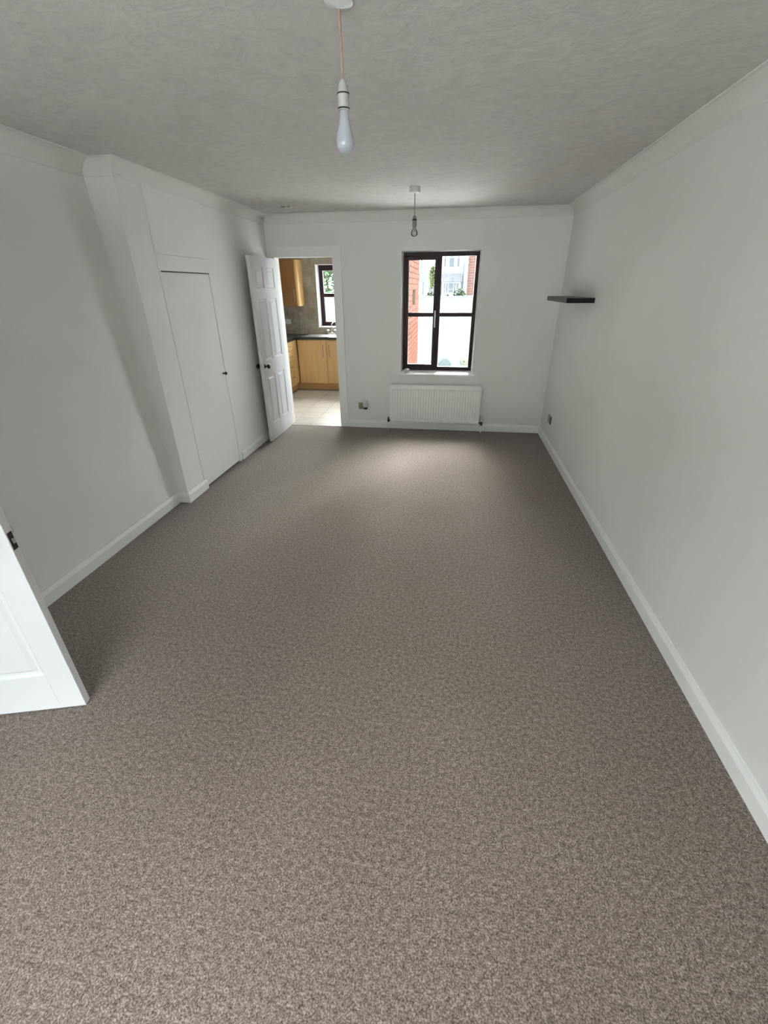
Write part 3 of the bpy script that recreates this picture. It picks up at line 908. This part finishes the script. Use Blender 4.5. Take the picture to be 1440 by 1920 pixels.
sk = thing('sink', 'stainless steel inset sink with drainer below the kitchen window', 'sink', (-2.1, 8.2, .909))
SX0, SX1, SY0, SY1 = -2.66, -1.70, 7.96, 8.46
m = MB()
bx0, bx1, by0, by1 = -2.10, -1.76, 8.02, 8.38
zt = .914
m.box(SX0, SX1, SY0, by0, .909, zt, .001); m.box(SX0, SX1, by1, SY1, .909, zt, .001)
m.box(SX0, bx0, by0, by1, .909, zt, .001); m.box(bx1, SX1, by0, by1, .909, zt, .001)
m.build('drainer', M['steel'], sk)
m = MB()
for i in range(9):
    m.box(SX0 + .05, bx0 - .04, 8.04 + i * .038, 8.052 + i * .038, zt, zt + .003, .001)
m.build('drainer_ribs', M['steel'], sk)
m = MB()
m.loft([[(bx0, by0, zt - .001), (bx1, by0, zt - .001), (bx1, by1, zt - .001), (bx0, by1, zt - .001)], [(bx0 + .01, by0 + .01, .9105), (bx1 - .01, by0 + .01, .9105), (bx1 - .01, by1 - .01, .9105), (bx0 + .01, by1 - .01, .9105)]], caps=False)
m.box(bx0 + .009, bx1 - .009, by0 + .009, by1 - .009, .9095, .9105)
m.build('bowl', M['steel'], sk)

tp = thing('kitchen_tap', 'chrome swan-neck mixer tap behind the sink', 'tap', (-2.165, 8.42, .914))
tx, ty = -2.215, 8.42
m = MB().tube([(tx - .07, ty, .926), (tx + .07, ty, .926)], .012, 12)
m.box(tx - .03, tx + .03, ty - .022, ty + .022, .914, .944, .006)
m.build('tap_body', M['chrome'], tp, smooth=True)
pts = [(tx, ty, .94), (tx, ty, 1.06)]
for i in range(1, 10):
    a = math.pi * i / 10
    pts.append((tx + .065 - .065 * math.cos(a), ty - .02 * i / 10, 1.06 + .065 * math.sin(a)))
pts.append((tx + .13, ty - .02, 1.03))
MB().tube(pts, .009, 12).build('spout', M['chrome'], tp, smooth=True)
for s_ in (-1, 1):
    m = MB().lathe([(.010, .934), (.009, .965), (.018, .970), (.020, .985), (.010, .992)], (tx + s_ * .07, ty, 0), 'z', 14)
    m.tube([(tx + s_ * .07 - .028, ty, .978), (tx + s_ * .07 + .028, ty, .978)], .006, 8)
    m.build('tap_handle', M['chrome'], tp, smooth=True)

WZA, WZB = 1.392, 2.112
wc = thing('wall_cupboard', 'oak wall cupboard on the far kitchen wall with a pale rounded end', 'kitchen cupboard', (-2.88, 8.35, WZA))
B(-3.048, -2.758, 8.219, KY1 - .008, WZA, WZB).build('body', M['oak'], wc)
m = MB()
cv = [(-2.757, KY1 - .008), (-2.757, 8.20)] + [(-2.757 + .042 * math.sin(a), 8.242 - .042 * math.cos(a)) for a in [math.pi / 2 * i / 6 for i in range(7)]] + [(-2.715, KY1 - .008)]
m.prism(cv[::-1], WZA, WZB)
m.build('end_post', M['beech'], wc, smooth=True)
dr = B(-3.045, -2.760, 8.20, 8.218, WZA + .002, WZB - .002, .0015).build('door', M['oak'], wc)
bar_handle(-2.79, 8.20, WZA + .07, WZA + .27, dr)
wl = thing('wall_cupboard', 'oak wall cupboard on the left kitchen wall, partly behind the open door', 'kitchen cupboard', (-3.2, 7.9, WZA))
B(KX0 + .002, -3.069, 7.45, KY1 - .008, WZA, WZB).build('body', M['oak'], wl)
dr = B(-3.068, -3.050, 7.45, 8.197, WZA + .002, WZB - .002, .0015).build('door', M['oak'], wl)
ks = thing('double_socket', 'white double socket on the beige kitchen tiles', 'socket', (-3.0, KY1, 1.1))
B(-3.145, -3.0, KY1 - .018, KY1 - .008, 1.08, 1.165, .003).build('plate', M['plastic'], ks)
for xk in (-3.11, -3.035):
    B(xk - .004, xk + .004, KY1 - .020, KY1 - .017, 1.135, 1.145).build('pin_hole', M['black'], ks)

# ------------------------------------------------------------------ outside
m = MB()
m.box(-40, 40, KY1 + .3, 120, -.35, -.15); m.box(BX, 40, D + WT, KY1 + .3, -.35, -.15)
m.box(-40, 40, -60, YF - .15, -.35, -.15)
struct(m.build('ground', M['paving']), 'pale concrete yard outside the window', 'yard')
gw = thing('wall_garden', 'low white painted garden wall across the yard', 'garden wall', (0, 12.1, -.15)); struct(gw)
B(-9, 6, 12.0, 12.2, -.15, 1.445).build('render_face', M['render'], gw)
m = MB()
m.box(-9, -.78, 11.97, 12.23, 1.445, 1.50, .01); m.box(-.78, 6, 11.97, 12.23, 1.445, 1.470, .01)
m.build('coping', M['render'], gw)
ds = thing('dome_stone', 'grey dome-shaped stone at the foot of the white garden wall', 'stone', (-.155, 11.8, -.15))
MB().loft([[(-.155 + a * math.cos(t_), 11.8 + .5 * a * math.sin(t_), z) for t_ in [2 * math.pi * i / 20 for i in range(20)]] for a, z in ((.175, -.15), (.17, -.10), (.14, -.06), (.10, -.01), (.06, .025), (.02, .035))]).build('stone', M['stone'], ds, smooth=True)
rg = thing('round_plaque', 'round cream disc with a dark centre leaning on the white garden wall', 'disc', (.335, 11.95, -.15))
MB().lathe([(.05, 11.94), (.085, 11.945), (.09, 11.955), (.09, 11.985), (.05, 11.99)], (.335, 0, -.045), 'y', 24).build('disc', M['cream'], rg, smooth=True)
MB().lathe([(.025, 11.930), (.028, 11.938), (.028, 11.945)], (.335, 0, -.045), 'y', 16).build('boss', M['stone'], rg, smooth=True)


def leaves(c, r, n, s):
    """leaf quads scattered through an ellipsoid"""
    m = MB()
    for _ in range(n):
        while True:
            p = Vector((random.uniform(-1, 1), random.uniform(-1, 1), random.uniform(-1, 1)))
            if .25 < p.length < 1:
                break
        q = Vector((c[0] + p.x * r[0], c[1] + p.y * r[1], c[2] + p.z * r[2]))
        e = Matrix.Rotation(random.uniform(0, 6.28), 3, 'Z') @ Matrix.Rotation(random.uniform(-1.2, 1.2), 3, 'X')
        k = s * random.uniform(.6, 1.3)
        vs = [m.bm.verts.new(q + e @ Vector(v) * k) for v in ((-.5, 0, 0), (0, -.3, .06), (.5, 0, 0), (0, .3, .06))]
        m.bm.faces.new(vs)
    return m


def shrub(name, label, cat, c, r, n, s, ml, trunk_r=.03, zbase=-.15):
    t = thing(name, label, cat, (c[0], c[1], zbase))
    f = leaves(c, r, n, s).build('foliage', ml, t); f['kind'] = 'stuff'
    m = MB()
    m.tube([(c[0], c[1], zbase), (c[0] + .02, c[1], (zbase + c[2]) / 2), (c[0], c[1], c[2])], trunk_r, 8)
    for a in range(5):
        m.tube([(c[0], c[1], c[2] - r[2] * .6), (c[0] + r[0] * .6 * math.cos(a * 1.26), c[1] + r[1] * .6 * math.sin(a * 1.26), c[2] + r[2] * .3)], trunk_r * .4, 6)
    m.build('trunk', M['bark'], t)
    return t


shrub('garden_shrub', 'dark green shrub behind the garden wall, below the white house bay', 'shrub', (.12, 13.25, 1.42), (.19, .2, .22), 900, .06, M['leaf'])
shrub('garden_shrub', 'low dark shrub spilling along the garden wall beside the window mullion', 'shrub', (-.22, 13.2, 1.38), (.10, .2, .13), 600, .06, M['leaf'])
shrub('garden_shrub', 'small shrub seen through the upper left pane above the garden wall', 'shrub', (-.65, 13.3, 1.42), (.17, .2, .15), 600, .06, M['leaf'])
shrub('garden_tree', 'light green young tree seen through the upper left pane', 'tree', (-1.05, 22.0, 2.05), (.14, .14, .48), 900, .10, M['leaflight'], .04)
shrub('garden_tree', 'tall leafy green tree outside the kitchen window', 'tree', (-3.9, 14.6, 2.6), (1.3, .9, 1.2), 6000, .12, M['leafmint'], .09)

# white house far behind
hs = thing('white_house', 'white rendered house with a bay window far beyond the garden wall', 'house', (0, 62, -.15))
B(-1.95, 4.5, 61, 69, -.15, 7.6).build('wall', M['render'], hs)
m = MB().loft([[(-2.3, 60.6, 7.6), (4.8, 60.6, 7.6), (4.8, 69.4, 7.6), (-2.3, 69.4, 7.6)], [(-2.3, 64.9, 10.4), (4.8, 64.9, 10.4), (4.8, 65.1, 10.4), (-2.3, 65.1, 10.4)]])
m.build('roof', M['slate'], hs)


def far_window(x0, x1, z0, z1, y, parent, cols, bars=()):
    m = MB()
    f = .07
    m.box(x0, x1, y - .06, y, z0, z0 + f); m.box(x0, x1, y - .06, y, z1 - f, z1)
    edges = [x0] + list(cols) + [x1]
    for i, e in enumerate(edges):
        a = e - f / 2 if 0 < i < len(edges) - 1 else (e if i == 0 else e - f)
        m.box(a, a + f, y - .06, y, z0 + f, z1 - f)
    for (a, b, zz) in bars:
        m.box(a, b, y - .06, y, zz, zz + .05)
    w_ = m.build('window', M['render'], parent)
    B(x0 + .01, x1 - .01, y - .03, y - .02, z0 + .01, z1 - .01).build('pane', M['farglass'], w_)
    return w_


far_window(-1.58, .40, 3.72, 5.5, 60.999, hs, (-1.28, -.92, -.28, .02), ((-1.51, -1.28, 4.75), (-.92, -.28, 4.75), (.02, .33, 4.75)))
m = MB()
m.box(-1.62, -1.28, 60.90, 60.998, 3.66, 5.56)
m = MB(); m.box(-1.23, -.95, 60.92, 60.998, 3.72, 5.5); m.box(-.24, -.01, 60.92, 60.998, 3.72, 5.5)
m.build('window_pier', M['render'], hs)
by = B(-1.65, .60, 60.0, 60.999, -.15, 2.20).build('bay', M['render'], hs)
far_window(-1.48, .46, .95, 2.12, 59.999, by, (-1.18, -.88, -.22, .08), ((-1.4, -1.18, 1.35), (-.88, -.22, 1.35), (.08, .4, 1.35)))
m = MB().loft([[(-1.85, 59.8, 2.20), (.80, 59.8, 2.20), (.80, 60.999, 2.20), (-1.85, 60.999, 2.20)], [(-1.7, 60.6, 3.05), (.66, 60.6, 3.05), (.66, 60.999, 3.10), (-1.7, 60.999, 3.10)]])
m.build('bay_roof', M['slate'], hs)
o = MB().tube([(1.0, 60.9, 5.6), (1.0, 60.9, 4.3), (.88, 60.9, 4.0), (.88, 60.9, -.1)], .06, 8).build('drainpipe', M['stone'], hs)
o['label'] = 'dark drainpipe'
h2 = thing('low_house', 'low white building with a grey tiled roof, seen through the upper left pane', 'house', (-3.4, 61, -.15))
B(-4.4, -1.97, 60.0, 64, -.15, 2.25).build('wall', M['render'], h2)
m = MB().loft([[(-4.6, 59.8, 2.25), (-1.97, 59.8, 2.25), (-1.97, 64, 2.25), (-4.6, 64, 2.25)], [(-4.5, 60.9, 3.15), (-1.97, 60.9, 3.15), (-1.97, 61.1, 3.15), (-4.5, 61.1, 3.15)]])
m.build('roof', M['slate'], h2)
B(-4.0, -3.84, 59.96, 59.999, .3, 2.15).build('door_post', M['farglass'], h2)
far_window(-3.3, -2.2, .9, 1.7, 59.999, h2, (-2.75,))
B(-4.40, -4.38 + .2, 61.2, 61.4, 2.3, 5.5).build('chimney_pipe', M['leafmint'], h2)

bh = thing('brick_house', 'red brick house side seen through the upper right pane', 'house', (2.3, 17, -.15))
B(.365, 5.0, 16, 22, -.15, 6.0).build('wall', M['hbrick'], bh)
B(.335, 5.2, 15.85, 22.2, 6.0, 6.25).build('eaves', M['render'], bh)
o = MB().tube([(.335, 15.95, -.1), (.335, 15.95, 5.9)], .028, 8).build('drainpipe', M['render'], bh, smooth=True)
o['label'] = 'white drainpipe'

# unseen terrace behind the viewer, added to cut low sky light from the front
fh = thing('added_terrace_blocker', 'unseen pale terrace block added behind the viewer to cut low front light', 'house', (0, -22, -.15))
B(-24, 24, -26, -19, -.15, 5.2).build('wall', M['terrace'], fh)
MB().loft([[(-24.3, -26.3, 5.2), (24.3, -26.3, 5.2), (24.3, -18.7, 5.2), (-24.3, -18.7, 5.2)], [(-24.3, -22.6, 7.6), (24.3, -22.6, 7.6), (24.3, -22.4, 7.6), (-24.3, -22.4, 7.6)]]).build('roof', M['slate'], fh)
